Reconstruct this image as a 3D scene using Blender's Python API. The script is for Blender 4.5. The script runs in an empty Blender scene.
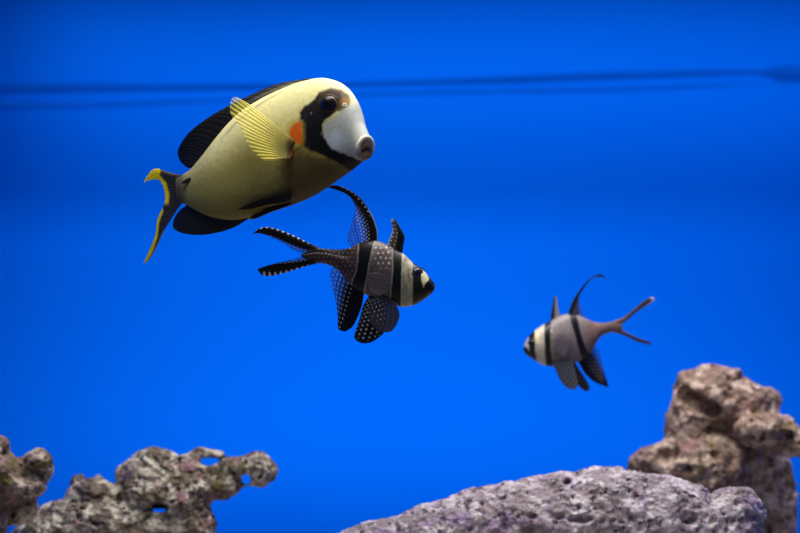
import bpy, math
import numpy as np
from mathutils import Vector

# ------------------------------------------------------------------ camera, world, light, exposure
S = 0.0005            # metres per picture pixel at the focus distance
D = 0.9               # camera to focus plane
Z0 = 0.24             # camera height above the tank floor
WALL_Y = 0.65
scene = bpy.context.scene
col = scene.collection
cam_data = bpy.data.cameras.new('camera')
cam = bpy.data.objects.new('camera', cam_data)
col.objects.link(cam)
cam.location = (0, -D, Z0)
cam.rotation_euler = (math.pi / 2, 0, 0)
cam_data.sensor_width = 36
cam_data.lens = 36 * D / (800 * S)
cam_data.clip_start = 0.01
cam_data.dof.use_dof = True
cam_data.dof.focus_distance = D + 0.004
cam_data.dof.aperture_fstop = 8.0
scene.camera = cam

world = bpy.data.worlds.new('room_light')
scene.world = world
world.use_nodes = True
world.node_tree.nodes['Background'].inputs[0].default_value = (0.55, 0.72, 1.0, 1)
world.node_tree.nodes['Background'].inputs[1].default_value = 0.10


def area(name, loc, target, sx, sy, power, color, spread=180):
    l = bpy.data.lights.new(name, 'AREA')
    l.shape = 'RECTANGLE'
    l.size, l.size_y = sx, sy
    l.energy = power
    l.color = color
    l.spread = math.radians(spread)
    o = bpy.data.objects.new(name, l)
    col.objects.link(o)
    o.location = loc
    o.rotation_euler = (Vector(target) - Vector(loc)).to_track_quat('-Z', 'Y').to_euler()
    return o


area('hood_lamp', (0.06, 0.03, 0.66), (0.02, 0.07, 0.2), 0.60, 0.14, 4.7, (1.0, 0.96, 0.87))
area('rear_wall_fill', (0.05, 0.05, 0.62), (0.05, 0.65, 0.06), 1.3, 0.03, 1.12, (0.95, 0.97, 1.0), 85)  # added strip light for the lower back wall, not a tank fitting
area('upper_wall_fill', (0.06, 0.45, 0.53), (0.06, 0.65, 0.375), 0.82, 0.03, 0.31, (0.95, 0.97, 1.0), 66)  # added out of view to brighten the upper back wall
area('low_wall_fill', (0.05, 0.34, 0.015), (0.05, 0.65, 0.05), 1.0, 0.04, 0.78, (0.95, 0.97, 1.0), 90)  # added fill hidden near the floor, lifts the bottom of the back wall

scene.view_settings.view_transform = 'Standard'
scene.view_settings.look = 'None'
scene.view_settings.gamma = 1
scene.view_settings.exposure = 0.0
scene.view_settings.use_curve_mapping = False
try:
    scene.cycles.use_denoising = True
    scene.cycles.transparent_max_bounces = 16
except Exception:
    pass

# ------------------------------------------------------------------ helpers


def lin(c):
    c = np.asarray(c, dtype=float) / 255.0
    return np.where(c <= 0.04045, c / 12.92, ((c + 0.055) / 1.055) ** 2.4)


def W(px, py, d, base):
    """point (px, py) of the frame at depth base + d pixels, in metres"""
    px, py, d = np.broadcast_arrays(np.asarray(px, float), np.asarray(py, float), np.asarray(d, float))
    y = base + d * S * (D + base) / D
    k = S * (D + y) / D
    return np.stack([(px - 400) * k, y, Z0 + (266.5 - py) * k], -1)


def ss(a, b, x):
    t = np.clip((np.asarray(x, float) - a) / (b - a), 0, 1)
    return t * t * (3 - 2 * t)


def catmull(pts, t):
    """pts (n,k), t in 0..n-1"""
    pts = np.asarray(pts, float)
    n = len(pts)
    t = np.clip(np.asarray(t, float), 0, n - 1 - 1e-9)
    i = np.floor(t).astype(int)
    f = (t - i)[..., None]
    ext = np.concatenate([[2 * pts[0] - pts[1]], pts, [2 * pts[-1] - pts[-2]]])
    p0, p1, p2, p3 = ext[i], ext[i + 1], ext[i + 2], ext[i + 3]
    return 0.5 * ((2 * p1) + (-p0 + p2) * f + (2 * p0 - 5 * p1 + 4 * p2 - p3) * f * f + (-p0 + 3 * p1 - 3 * p2 + p3) * f ** 3)


def poly_sd(px, py, poly):
    """signed distance to a polygon, negative inside"""
    poly = np.asarray(poly, float)
    best = np.full(np.shape(px), 1e9)
    inside = np.zeros(np.shape(px), bool)
    n = len(poly)
    for i in range(n):
        ax, ay = poly[i]
        bx, by = poly[(i + 1) % n]
        ex, ey = bx - ax, by - ay
        t = np.clip(((px - ax) * ex + (py - ay) * ey) / (ex * ex + ey * ey + 1e-12), 0, 1)
        best = np.minimum(best, np.hypot(px - ax - t * ex, py - ay - t * ey))
        c = ((ay > py) != (by > py)) & (px < (bx - ax) * (py - ay) / (by - ay + 1e-12) + ax)
        inside ^= c
    return np.where(inside, -best, best)


def line_d(px, py, pts):
    best = np.full(np.shape(px), 1e9)
    for (ax, ay), (bx, by) in zip(pts[:-1], pts[1:]):
        ex, ey = bx - ax, by - ay
        t = np.clip(((px - ax) * ex + (py - ay) * ey) / (ex * ex + ey * ey + 1e-12), 0, 1)
        best = np.minimum(best, np.hypot(px - ax - t * ex, py - ay - t * ey))
    return best


_lat = np.random.RandomState(7).rand(64, 64, 64)


def vnoise(p):
    i = np.floor(p).astype(int)
    f = p - i
    f = f * f * (3 - 2 * f)
    r = 0
    for dx in (0, 1):
        wx = f[..., 0] if dx else 1 - f[..., 0]
        for dy in (0, 1):
            wy = f[..., 1] if dy else 1 - f[..., 1]
            for dz in (0, 1):
                wz = f[..., 2] if dz else 1 - f[..., 2]
                r = r + wx * wy * wz * _lat[(i[..., 0] + dx) & 63, (i[..., 1] + dy) & 63, (i[..., 2] + dz) & 63]
    return r * 2 - 1


def fbm(p, octs=4):
    a, r, t = 1.0, 0, 0
    for k in range(octs):
        r = r + a * vnoise(p * (2 ** k) + 17.3 * k)
        t += a
        a *= 0.55
    return r / t


_jit = np.random.RandomState(11).rand(32, 32, 32, 4)


def worley(p):
    """distance to the nearest feature point and that point's random value"""
    i = np.floor(p).astype(int)
    best = np.full(p.shape[:-1], 9.0)
    val = np.zeros(p.shape[:-1])
    for dx in (-1, 0, 1):
        for dy in (-1, 0, 1):
            for dz in (-1, 0, 1):
                c = i + np.array([dx, dy, dz])
                j = _jit[c[..., 0] & 31, c[..., 1] & 31, c[..., 2] & 31]
                dd = np.sqrt((((c + j[..., :3]) - p) ** 2).sum(-1))
                m = dd < best
                best = np.where(m, dd, best)
                val = np.where(m, j[..., 3], val)
    return best, val


def mesh_obj(name, verts, faces, mat, parent=None, colors=None, alpha=None, smooth=True, origin=(0, 0, 0)):
    verts = np.asarray(verts, float) - np.asarray(origin, float)
    faces = np.asarray(faces, np.int32)
    me = bpy.data.meshes.new(name)
    k = faces.shape[1]
    me.vertices.add(len(verts))
    me.vertices.foreach_set('co', verts.astype(np.float32).ravel())
    me.loops.add(faces.size)
    me.loops.foreach_set('vertex_index', faces.ravel())
    me.polygons.add(len(faces))
    me.polygons.foreach_set('loop_start', np.arange(0, faces.size, k, dtype=np.int32))
    me.update(calc_edges=True)
    me.validate()
    if smooth:
        me.polygons.foreach_set('use_smooth', np.ones(len(me.polygons), bool))
    if colors is not None:
        a = me.color_attributes.new('Col', 'FLOAT_COLOR', 'POINT')
        c4 = np.ones((len(verts), 4), np.float32)
        c4[:, :3] = colors
        if alpha is not None:
            c4[:, 3] = alpha
        a.data.foreach_set('color', c4.ravel())
    me.materials.append(mat)
    o = bpy.data.objects.new(name, me)
    col.objects.link(o)
    if parent is not None:
        o.parent = parent
    else:
        o.location = origin
    return o


def empty(name, loc, label, cat, group=None):
    o = bpy.data.objects.new(name, None)
    o.empty_display_size = 0.01
    col.objects.link(o)
    o.location = loc
    o['label'] = label
    o['category'] = cat
    if group:
        o['group'] = group
    return o


def grid_faces(nu, nv, wrap_v=False, off=0):
    i = np.arange(nu - 1)[:, None]
    j = np.arange(nv if wrap_v else nv - 1)[None, :]
    jn = (j + 1) % nv
    a = i * nv + j
    b = i * nv + jn
    c = (i + 1) * nv + jn
    d = (i + 1) * nv + j
    return np.stack([np.broadcast_to(x, a.shape) for x in (a, b, c, d)], -1).reshape(-1, 4) + off


# ------------------------------------------------------------------ materials


def new_mat(name):
    m = bpy.data.materials.new(name)
    m.use_nodes = True
    return m, m.node_tree.nodes, m.node_tree.links, m.node_tree.nodes['Principled BSDF']


def skin_mat(name, rough=0.45, scale=900.0, bump=0.15, spec=0.35, coat=0.0, mottling=0.12):
    """animal skin: the pattern comes from the mesh, fine scales from noise"""
    m, n, l, b = new_mat(name)
    at = n.new('ShaderNodeAttribute'); at.attribute_name = 'Col'
    tc = n.new('ShaderNodeTexCoord')
    vo = n.new('ShaderNodeTexVoronoi'); vo.inputs['Scale'].default_value = scale
    no = n.new('ShaderNodeTexNoise'); no.inputs['Scale'].default_value = scale * 0.45
    no.inputs['Detail'].default_value = 3
    l.new(tc.outputs['Object'], vo.inputs['Vector'])
    l.new(tc.outputs['Object'], no.inputs['Vector'])
    mr = n.new('ShaderNodeMapRange')
    mr.inputs[1].default_value = 0.25; mr.inputs[2].default_value = 0.75
    mr.inputs[3].default_value = 1 - mottling; mr.inputs[4].default_value = 1 + mottling
    l.new(no.outputs['Fac'], mr.inputs[0])
    mx = n.new('ShaderNodeMix'); mx.data_type = 'RGBA'; mx.blend_type = 'MULTIPLY'
    mx.inputs[0].default_value = 1
    l.new(at.outputs['Color'], mx.inputs[6])
    l.new(mr.outputs[0], mx.inputs[7])
    l.new(mx.outputs[2], b.inputs['Base Color'])
    bp = n.new('ShaderNodeBump'); bp.inputs['Strength'].default_value = bump
    bp.inputs['Distance'].default_value = 0.0004
    l.new(vo.outputs['Distance'], bp.inputs['Height'])
    l.new(bp.outputs['Normal'], b.inputs['Normal'])
    b.inputs['Roughness'].default_value = rough
    b.inputs['Specular IOR Level'].default_value = spec
    b.inputs['Coat Weight'].default_value = coat
    b.inputs['Coat Roughness'].default_value = 0.05
    return m


def fin_mat(name, rough=0.5, spec=0.25):
    """fin membrane: pattern and clear webs come from the mesh"""
    m, n, l, b = new_mat(name)
    at = n.new('ShaderNodeAttribute'); at.attribute_name = 'Col'
    tc = n.new('ShaderNodeTexCoord')
    no = n.new('ShaderNodeTexNoise'); no.inputs['Scale'].default_value = 700
    l.new(tc.outputs['Object'], no.inputs['Vector'])
    bp = n.new('ShaderNodeBump'); bp.inputs['Strength'].default_value = 0.15
    bp.inputs['Distance'].default_value = 0.0003
    l.new(no.outputs['Fac'], bp.inputs['Height'])
    l.new(bp.outputs['Normal'], b.inputs['Normal'])
    l.new(at.outputs['Color'], b.inputs['Base Color'])
    l.new(at.outputs['Alpha'], b.inputs['Alpha'])
    b.inputs['Roughness'].default_value = rough
    b.inputs['Specular IOR Level'].default_value = spec
    return m


M_TANG = skin_mat('tang_skin', rough=0.5, scale=1100, bump=0.12, spec=0.25, mottling=0.10)
M_CARD = skin_mat('cardinalfish_skin', rough=0.42, scale=1000, bump=0.2, spec=0.35, mottling=0.22)
M_EYE = skin_mat('fish_eye', rough=0.3, scale=300, bump=0.0, spec=0.2, coat=0.15, mottling=0.0)
M_LIP = skin_mat('fish_lip', rough=0.4, scale=900, bump=0.2, spec=0.35, mottling=0.15)
M_FIN = fin_mat('fin_membrane')


def rock_mat(name, base, light, warm, purple, dark, seed=0.0, purple_amt=0.5, warm_amt=0.5):
    m, n, l, b = new_mat(name)
    tc = n.new('ShaderNodeTexCoord')
    mp = n.new('ShaderNodeMapping'); mp.inputs['Location'].default_value = (seed, seed * 0.7, seed * 1.3)
    l.new(tc.outputs['Object'], mp.inputs['Vector'])

    def noise(scale, detail, rough=0.6, dist=0.0):
        t = n.new('ShaderNodeTexNoise')
        t.inputs['Scale'].default_value = scale
        t.inputs['Detail'].default_value = detail
        t.inputs['Roughness'].default_value = rough
        t.inputs['Distortion'].default_value = dist
        l.new(mp.outputs[0], t.inputs['Vector'])
        return t.outputs['Fac']

    def rng(src, a, bb):
        r = n.new('ShaderNodeMapRange'); r.interpolation_type = 'SMOOTHSTEP'
        r.inputs[1].default_value = a; r.inputs[2].default_value = bb
        l.new(src, r.inputs[0])
        return r.outputs[0]

    def mix(f, a, c):
        x = n.new('ShaderNodeMix'); x.data_type = 'RGBA'
        l.new(f, x.inputs[0])
        if isinstance(a, tuple): x.inputs[6].default_value = a
        else: l.new(a, x.inputs[6])
        x.inputs[7].default_value = c
        return x.outputs[2]

    def c4(c): return tuple(lin(c)) + (1,)
    c = mix(rng(noise(80, 5), 0.46, 0.60), c4(base), c4(light))
    c = mix(rng(noise(60, 4, dist=0.6), 0.62 - 0.2 * warm_amt, 0.72 - 0.15 * warm_amt), c, c4(warm))
    c = mix(rng(noise(75, 4, dist=0.4), 0.66 - 0.22 * purple_amt, 0.76 - 0.18 * purple_amt), c, c4(purple))
    c = mix(rng(noise(170, 4), 0.56, 0.68), c, c4(dark))
    c = mix(rng(noise(240, 3), 0.62, 0.72), c, c4(light))
    l.new(c, b.inputs['Base Color'])
    vo = n.new('ShaderNodeTexVoronoi'); vo.inputs['Scale'].default_value = 260
    l.new(mp.outputs[0], vo.inputs['Vector'])
    ad = n.new('ShaderNodeMath'); ad.operation = 'MULTIPLY_ADD'
    l.new(noise(330, 5, 0.7), ad.inputs[0]); ad.inputs[1].default_value = 1.2
    l.new(vo.outputs['Distance'], ad.inputs[2])
    bp = n.new('ShaderNodeBump'); bp.inputs['Strength'].default_value = 0.8
    bp.inputs['Distance'].default_value = 0.0028
    l.new(ad.outputs[0], bp.inputs['Height'])
    l.new(bp.outputs['Normal'], b.inputs['Normal'])
    b.inputs['Roughness'].default_value = 0.85
    b.inputs['Specular IOR Level'].default_value = 0.2
    return m


def plain_mat(name, color, rough=0.6, noise_amt=0.04, scale=6.0, spec=0.1):
    m, n, l, b = new_mat(name)
    tc = n.new('ShaderNodeTexCoord')
    no = n.new('ShaderNodeTexNoise'); no.inputs['Scale'].default_value = scale
    no.inputs['Detail'].default_value = 3
    l.new(tc.outputs['Object'], no.inputs['Vector'])
    mr = n.new('ShaderNodeMapRange')
    mr.inputs[3].default_value = 1 - noise_amt; mr.inputs[4].default_value = 1 + noise_amt
    l.new(no.outputs['Fac'], mr.inputs[0])
    mx = n.new('ShaderNodeMix'); mx.data_type = 'RGBA'; mx.blend_type = 'MULTIPLY'
    mx.inputs[0].default_value = 1
    mx.inputs[6].default_value = tuple(color) + (1,)
    l.new(mr.outputs[0], mx.inputs[7])
    l.new(mx.outputs[2], b.inputs['Base Color'])
    b.inputs['Roughness'].default_value = rough
    b.inputs['Specular IOR Level'].default_value = spec
    return m


# ------------------------------------------------------------------ the tank


def box(name, lo, hi, mat):
    lo, hi = np.array(lo, float), np.array(hi, float)
    v = np.array([[x, y, z] for x in (lo[0], hi[0]) for y in (lo[1], hi[1]) for z in (lo[2], hi[2])])
    f = [[0, 1, 3, 2], [4, 6, 7, 5], [0, 4, 5, 1], [2, 3, 7, 6], [0, 2, 6, 4], [1, 5, 7, 3]]
    o = mesh_obj(name, v, f, mat, smooth=False, origin=(lo + hi) / 2)
    o['kind'] = 'structure'
    return o


M_BLUE = plain_mat('blue_backing', (0.0004, 0.150, 0.90), rough=0.8, noise_amt=0.03, scale=3, spec=0.0)
M_BLUE_DARK = plain_mat('dark_blue_ridge', (0.001, 0.085, 0.55), rough=0.8, noise_amt=0.25, scale=9, spec=0.0)  # darker blue for the thin lines on the back wall
M_BLUE_SOFT = plain_mat('soft_blue_ridge', (0.001, 0.105, 0.66), rough=0.8, noise_amt=0.25, scale=9, spec=0.0)
M_SAND = plain_mat('sand', (0.50, 0.46, 0.40), rough=0.95, noise_amt=0.3, scale=300)
HALF, TOP, FRONT = 0.52, 0.62, -0.34
box('wall_back', (-HALF, WALL_Y, 0), (HALF, WALL_Y + 0.02, TOP), M_BLUE)
box('wall_left', (-HALF - 0.02, FRONT, 0), (-HALF, WALL_Y + 0.02, TOP), M_BLUE)
box('wall_right', (HALF, FRONT, 0), (HALF + 0.02, WALL_Y + 0.02, TOP), M_BLUE)
box('floor', (-HALF - 0.02, FRONT, -0.02), (HALF + 0.02, WALL_Y + 0.02, 0), M_SAND)


box('light_baffle', (-HALF, 0.296, 0.482), (HALF, 0.304, TOP), M_BLUE)          # added unseen baffle, shades a band of the back wall


def wall_ridge(name, pts, r, mat):
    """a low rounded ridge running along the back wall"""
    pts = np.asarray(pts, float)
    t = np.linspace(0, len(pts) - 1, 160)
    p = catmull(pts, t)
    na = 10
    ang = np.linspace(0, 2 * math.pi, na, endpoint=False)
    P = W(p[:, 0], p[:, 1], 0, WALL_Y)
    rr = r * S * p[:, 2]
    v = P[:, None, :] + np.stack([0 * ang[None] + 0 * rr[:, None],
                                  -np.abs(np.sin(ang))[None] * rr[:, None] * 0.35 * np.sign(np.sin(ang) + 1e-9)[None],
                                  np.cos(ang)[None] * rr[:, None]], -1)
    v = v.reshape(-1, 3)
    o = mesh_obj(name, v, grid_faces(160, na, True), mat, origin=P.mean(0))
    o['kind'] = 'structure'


wall_ridge('dark_ridge_1', [(-120, 89, 1.3), (-20, 88.5, 1.5), (90, 87.5, 1.5), (200, 87, 1.1), (300, 86, 0.8), (400, 83, 0.9), (500, 80, 1.2),
                (600, 76, 1.3), (700, 73, 1.2), (755, 72.5, 0.8), (778, 73, 2.2), (800, 73, 2.4), (900, 72, 2.4)], 5.5, M_BLUE_DARK)  # thin ridge in a darker blue than the wall
wall_ridge('dark_ridge_2', [(-120, 105, 1.5), (-20, 105, 1.7), (90, 104, 1.5), (200, 101, 0.7), (300, 97, 0.5), (400, 93, 0.8), (500, 91, 0.9),
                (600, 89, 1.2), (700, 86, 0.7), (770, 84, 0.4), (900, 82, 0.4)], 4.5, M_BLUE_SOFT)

# ------------------------------------------------------------------ rocks: solid fields turned into meshes


def surface_net(F):
    nx, ny, nz = F.shape
    inside = F < 0
    corners = [(0, 0, 0), (1, 0, 0), (0, 1, 0), (1, 1, 0), (0, 0, 1), (1, 0, 1), (0, 1, 1), (1, 1, 1)]
    sl = lambda c: (slice(c[0], nx - 1 + c[0]), slice(c[1], ny - 1 + c[1]), slice(c[2], nz - 1 + c[2]))
    cnt = sum(inside[sl(c)].astype(np.int8) for c in corners)
    act = (cnt > 0) & (cnt < 8)
    idx = np.argwhere(act)
    vid = np.full(act.shape, -1, np.int64)
    vid[act] = np.arange(len(idx))
    acc = np.zeros((len(idx), 3)); num = np.zeros(len(idx))
    i, j, k = idx.T
    for a in range(8):
        for b in range(a + 1, 8):
            ca, cb = np.array(corners[a]), np.array(corners[b])
            if np.abs(ca - cb).sum() != 1:
                continue
            fa = F[i + ca[0], j + ca[1], k + ca[2]]
            fb = F[i + cb[0], j + cb[1], k + cb[2]]
            m = (fa < 0) != (fb < 0)
            t = np.where(m, fa / np.where(m, fa - fb, 1), 0)
            acc += np.where(m[:, None], ca + t[:, None] * (cb - ca), 0)
            num += m
    verts = idx + acc / num[:, None]
    faces = []
    for ax in range(3):
        o1, o2 = [(1, 2), (2, 0), (0, 1)][ax]
        s0 = [slice(None)] * 3; s1 = [slice(None)] * 3
        s0[ax] = slice(0, -1); s1[ax] = slice(1, None)
        ch = inside[tuple(s0)] != inside[tuple(s1)]
        e = np.argwhere(ch)
        e = e[(e[:, o1] > 0) & (e[:, o2] > 0) & (e[:, o1] < F.shape[o1] - 1) & (e[:, o2] < F.shape[o2] - 1)]
        u1 = np.zeros(3, int); u1[o1] = 1
        u2 = np.zeros(3, int); u2[o2] = 1
        q = np.stack([vid[tuple((e - u1 - u2).T)], vid[tuple((e - u2).T)], vid[tuple(e.T)], vid[tuple((e - u1).T)]], -1)
        flip = ~inside[tuple(e.T)]
        q[flip] = q[flip][:, ::-1]
        faces.append(q)
    return verts, np.concatenate(faces)


def rock(name, prims, holes, base, mat, label, vox=1.6, blend=7.0, amp=6.0, freq=0.03, pits=((0.09, 4.0, 0.55),), seed=0, ridge=0.0):
    lo = np.array([1e9] * 3); hi = -lo
    for p in prims:
        c = [np.array(p[1:4], float)] if p[0] == 'e' else [np.array(p[1:4], float), np.array(p[4:7], float)]
        r = np.array(p[4:7], float) if p[0] == 'e' else np.array([p[7]] * 3, float)
        for q in c:
            lo = np.minimum(lo, q - r); hi = np.maximum(hi, q + r)
    pad = amp + blend * 0.6 + 3 * vox
    lo -= pad; hi += pad
    floor_py = 266.5 + Z0 / (S * (D + base) / D)
    hi[1] = min(hi[1], floor_py + 60)
    ax = [np.arange(lo[a], hi[a], vox) for a in range(3)]
    G = np.stack(np.meshgrid(*ax, indexing='ij'), -1)

    def prim(p, Q):
        if p[0] == 'e':
            c, r = np.array(p[1:4], float), np.array(p[4:7], float)
            q = (Q - c) / r
            k0 = np.sqrt((q ** 2).sum(-1)); k1 = np.sqrt(((q / r) ** 2).sum(-1)) + 1e-9
            return k0 * (k0 - 1) / k1
        a, b, r = np.array(p[1:4], float), np.array(p[4:7], float), p[7]
        e = b - a
        t = np.clip(((Q - a) @ e) / (e @ e), 0, 1)
        return np.sqrt(((Q - a - t[..., None] * e) ** 2).sum(-1)) - r
    F = np.full(G.shape[:-1], 1e3)
    for p in prims:
        f = prim(p, G)
        h = np.clip(0.5 + 0.5 * (F - f) / blend, 0, 1)
        F = F * (1 - h) + f * h - blend * h * (1 - h)
    near = np.abs(F) < amp * 2.2 + 14
    Q = G[near]
    so = seed * 13.7
    warp = np.stack([vnoise(Q * freq * 1.3 + so + 3.1 * k) for k in range(3)], -1) * 5
    f = F[near]
    f = f + amp * fbm(Q * freq + so, 5) * 1.3
    if ridge:
        f = f + ridge * (np.abs(fbm(Q * freq * 2.2 + so + 9, 3)) * 2 - 0.5)
    for fr, dep, rad in pits:
        w, val = worley((Q + warp) * fr + so)
        rr = rad * (0.35 + 0.75 * val)
        f = f + dep * ss(0, 1, np.clip(1 - w / rr, 0, 1)) * 1.3
    for p in holes:
        g = prim(p, Q + warp * 0.4)
        k = 3.0
        h = np.clip(0.5 - 0.5 * (f + g) / k, 0, 1)
        f = f * (1 - h) - g * h + k * h * (1 - h)
    F[near] = f
    wz = W(G[..., 0], G[..., 1], G[..., 2], base)[..., 2] / S
    F = np.maximum(F, -(wz - 0.2))
    F[0] = F[-1] = 5; F[:, 0] = F[:, -1] = 5; F[:, :, 0] = F[:, :, -1] = 5
    v, q = surface_net(F)
    P = lo + v * vox
    # keep only the largest connected piece
    n = len(P)
    lab = np.arange(n)
    e = np.concatenate([q[:, [0, 1]], q[:, [1, 2]], q[:, [2, 3]], q[:, [3, 0]]])
    for _ in range(400):
        new = lab.copy()
        np.minimum.at(new, e[:, 0], lab[e[:, 1]])
        np.minimum.at(new, e[:, 1], lab[e[:, 0]])
        new = new[new]
        if (new == lab).all():
            break
        lab = new
    ids, cn = np.unique(lab, return_counts=True)
    big = ids[np.argmax(cn)]
    keep = lab == big
    remap = np.cumsum(keep) - 1
    q = remap[q[keep[q[:, 0]]]]
    P = P[keep]
    # two smoothing passes
    e = np.concatenate([q[:, [0, 1]], q[:, [1, 2]], q[:, [2, 3]], q[:, [3, 0]]])
    for _ in range(1):
        acc = np.zeros_like(P); num = np.zeros(len(P))
        for a, b in ((0, 1), (1, 0)):
            for k in range(3):
                acc[:, k] += np.bincount(e[:, a], P[e[:, b], k], len(P))
            num += np.bincount(e[:, a], minlength=len(P))
        P = 0.6 * P + 0.4 * acc / num[:, None]
    V = W(P[:, 0], P[:, 1], P[:, 2], base)
    org = V.mean(0); org[2] = 0
    o = mesh_obj(name, V, q, mat, origin=org)
    o['label'] = label
    o['category'] = 'rock'
    o['group'] = 'live rocks along the bottom of the tank'
    return o


M_ROCK_A = rock_mat('porous_rock', (128, 114, 104), (222, 212, 196), (104, 94, 66), (176, 134, 142), (66, 56, 46), 1.3, 0.45, 0.5)
M_ROCK_B = rock_mat('edge_rock', (140, 122, 110), (226, 206, 196), (124, 110, 68), (190, 146, 156), (62, 50, 38), 4.1, 0.55, 0.5)
M_ROCK_C = rock_mat('slab_rock', (170, 153, 160), (230, 217, 224), (140, 126, 126), (178, 150, 186), (84, 72, 80), 7.7, 0.55, 0.25)
M_ROCK_D = rock_mat('tall_rock', (150, 124, 110), (222, 196, 180), (132, 114, 74), (184, 140, 140), (66, 50, 40), 9.2, 0.5, 0.3)

rock('porous_rock', [
    ('e', 112, 530, 0, 74, 34, 48), ('e', 52, 536, 0, 40, 24, 36), ('e', 160, 500, 0, 50, 30, 42), ('e', 150, 476, 0, 34, 22, 28), ('e', 157, 458, 0, 22, 10, 18),
    ('e', 92, 494, 0, 26, 16, 25), ('e', 79, 480, 4, 6, 8, 8), ('e', 100, 481, 4, 5, 8, 7), ('e', 62, 517, 0, 28, 16, 28),
    ('c', 176, 472, 0, 262, 470, 2, 14), ('e', 261, 469, 2, 13, 19, 16), ('e', 216, 486, 0, 24, 14, 19),
    ('c', 176, 466, 0, 200, 453, 0, 5), ('c', 200, 453, 0, 221, 456, 0, 5), ('e', 187, 526, 0, 30, 26, 34), ('e', 110, 620, 10, 110, 100, 60),
    ('e', 184, 488, -18, 24, 14, 16)],
    [('c', 157, 508, -90, 157, 508, 90, 5.5), ('c', 163, 509, -90, 163, 509, 90, 4.5), ('c', 246, 478, -60, 246, 478, 60, 5.2),
     ('e', 210, 461.5, 0, 11, 3.6, 70), ('e', 232, 474, -26, 13, 7, 10), ('e', 150, 480, -36, 16, 6, 10), ('e', 120, 505, -48, 14, 5, 10)],
    0.16, M_ROCK_A, 'low grey porous live rock with see-through holes and an arm reaching right', vox=1.3, blend=5, amp=3.6, freq=0.06,
    pits=((0.09, 4.5, 0.6), (0.18, 3.0, 0.6)), seed=1, ridge=3.0)

rock('craggy_rock', [
    ('e', -22, 480, 0, 50, 36, 40), ('e', 37, 469, 0, 17, 20, 20), ('e', -2, 450, 0, 12, 14, 18), ('e', 14, 488, -4, 34, 13, 30), ('e', 6, 506, 26, 32, 20, 24),
    ('e', -75, 690, 0, 60, 140, 50), ('e', -42, 520, 0, 50, 60, 42)],
    [('e', 24, 468, -24, 8, 12, 12), ('e', 40, 473, -22, 10, 4, 8)],
    -0.085, M_ROCK_B, 'small knobbly live rock overhanging at the left edge of the tank', vox=1.3, blend=6, amp=3.6, freq=0.05,
    pits=((0.08, 4.0, 0.6), (0.2, 2.4, 0.55)), seed=2, ridge=2.5)

rock('slab_rock', [
    ('c', 330, 603, 0, 380, 583, 0, 58), ('c', 380, 583, 0, 440, 565, 0, 58), ('c', 440, 565, 0, 500, 547, 0, 60), ('c', 500, 547, 0, 560, 537, 0, 61),
    ('c', 560, 537, 0, 610, 530, 0, 60), ('c', 610, 530, 0, 660, 539, 0, 60), ('c', 660, 539, 0, 700, 552, 0, 60),
    ('e', 740, 511, -8, 24, 22, 26), ('e', 732, 560, 0, 34, 60, 48), ('e', 560, 640, 0, 170, 70, 80)],
    [('e', 709, 499, -50, 7, 5, 12), ('e', 566, 482, -30, 4, 3, 10), ('e', 690, 520, -56, 10, 5, 10), ('e', 580, 520, -60, 14, 5, 10)],
    0.10, M_ROCK_C, 'broad mauve grey live rock sloping down to the left, in front of the tall rock', vox=2.0, blend=14, amp=5.0, freq=0.045,
    pits=((0.05, 3.5, 0.55), (0.11, 4.0, 0.6), (0.24, 2.2, 0.55)), seed=3, ridge=3.0)

rock('tall_rock', [
    ('e', 713, 402, 0, 39, 34, 36), ('e', 692, 420, 0, 27, 40, 32), ('e', 662, 464, 0, 32, 20, 28), ('e', 700, 470, -6, 48, 44, 40),
    ('e', 744, 410, 0, 30, 30, 30), ('e', 770, 403, 0, 13, 17, 16), ('e', 766, 430, -46, 32, 17, 38), ('e', 806, 443, -38, 26, 15, 34), ('e', 762, 424, -10, 24, 13, 30),
    ('e', 750, 455, 48, 36, 50, 30), ('e', 762, 510, 54, 35, 80, 28), ('e', 720, 630, 48, 75, 100, 45), ('e', 683, 378, 0, 8, 8, 10), ('e', 715, 374, 0, 26, 8, 18)],
    [('c', 681, 394, -46, 713, 411, -42, 7.5), ('c', 682, 395, -34, 712, 410, -30, 9), ('c', 684, 396, -20, 712, 409, -18, 10), ('e', 735, 380, -28, 4, 4, 12), ('e', 672, 424, -32, 9, 14, 12),
     ('e', 668, 456, -32, 12, 10, 12), ('e', 776, 398, -18, 5, 9, 8)],
    0.22, M_ROCK_D, 'tall brown live rock with a dark hollow, standing behind the broad rock', vox=1.7, blend=8, amp=4.5, freq=0.04,
    pits=((0.06, 4.0, 0.55), (0.14, 2.5, 0.55)), seed=4, ridge=3.0)

# ------------------------------------------------------------------ fish


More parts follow.
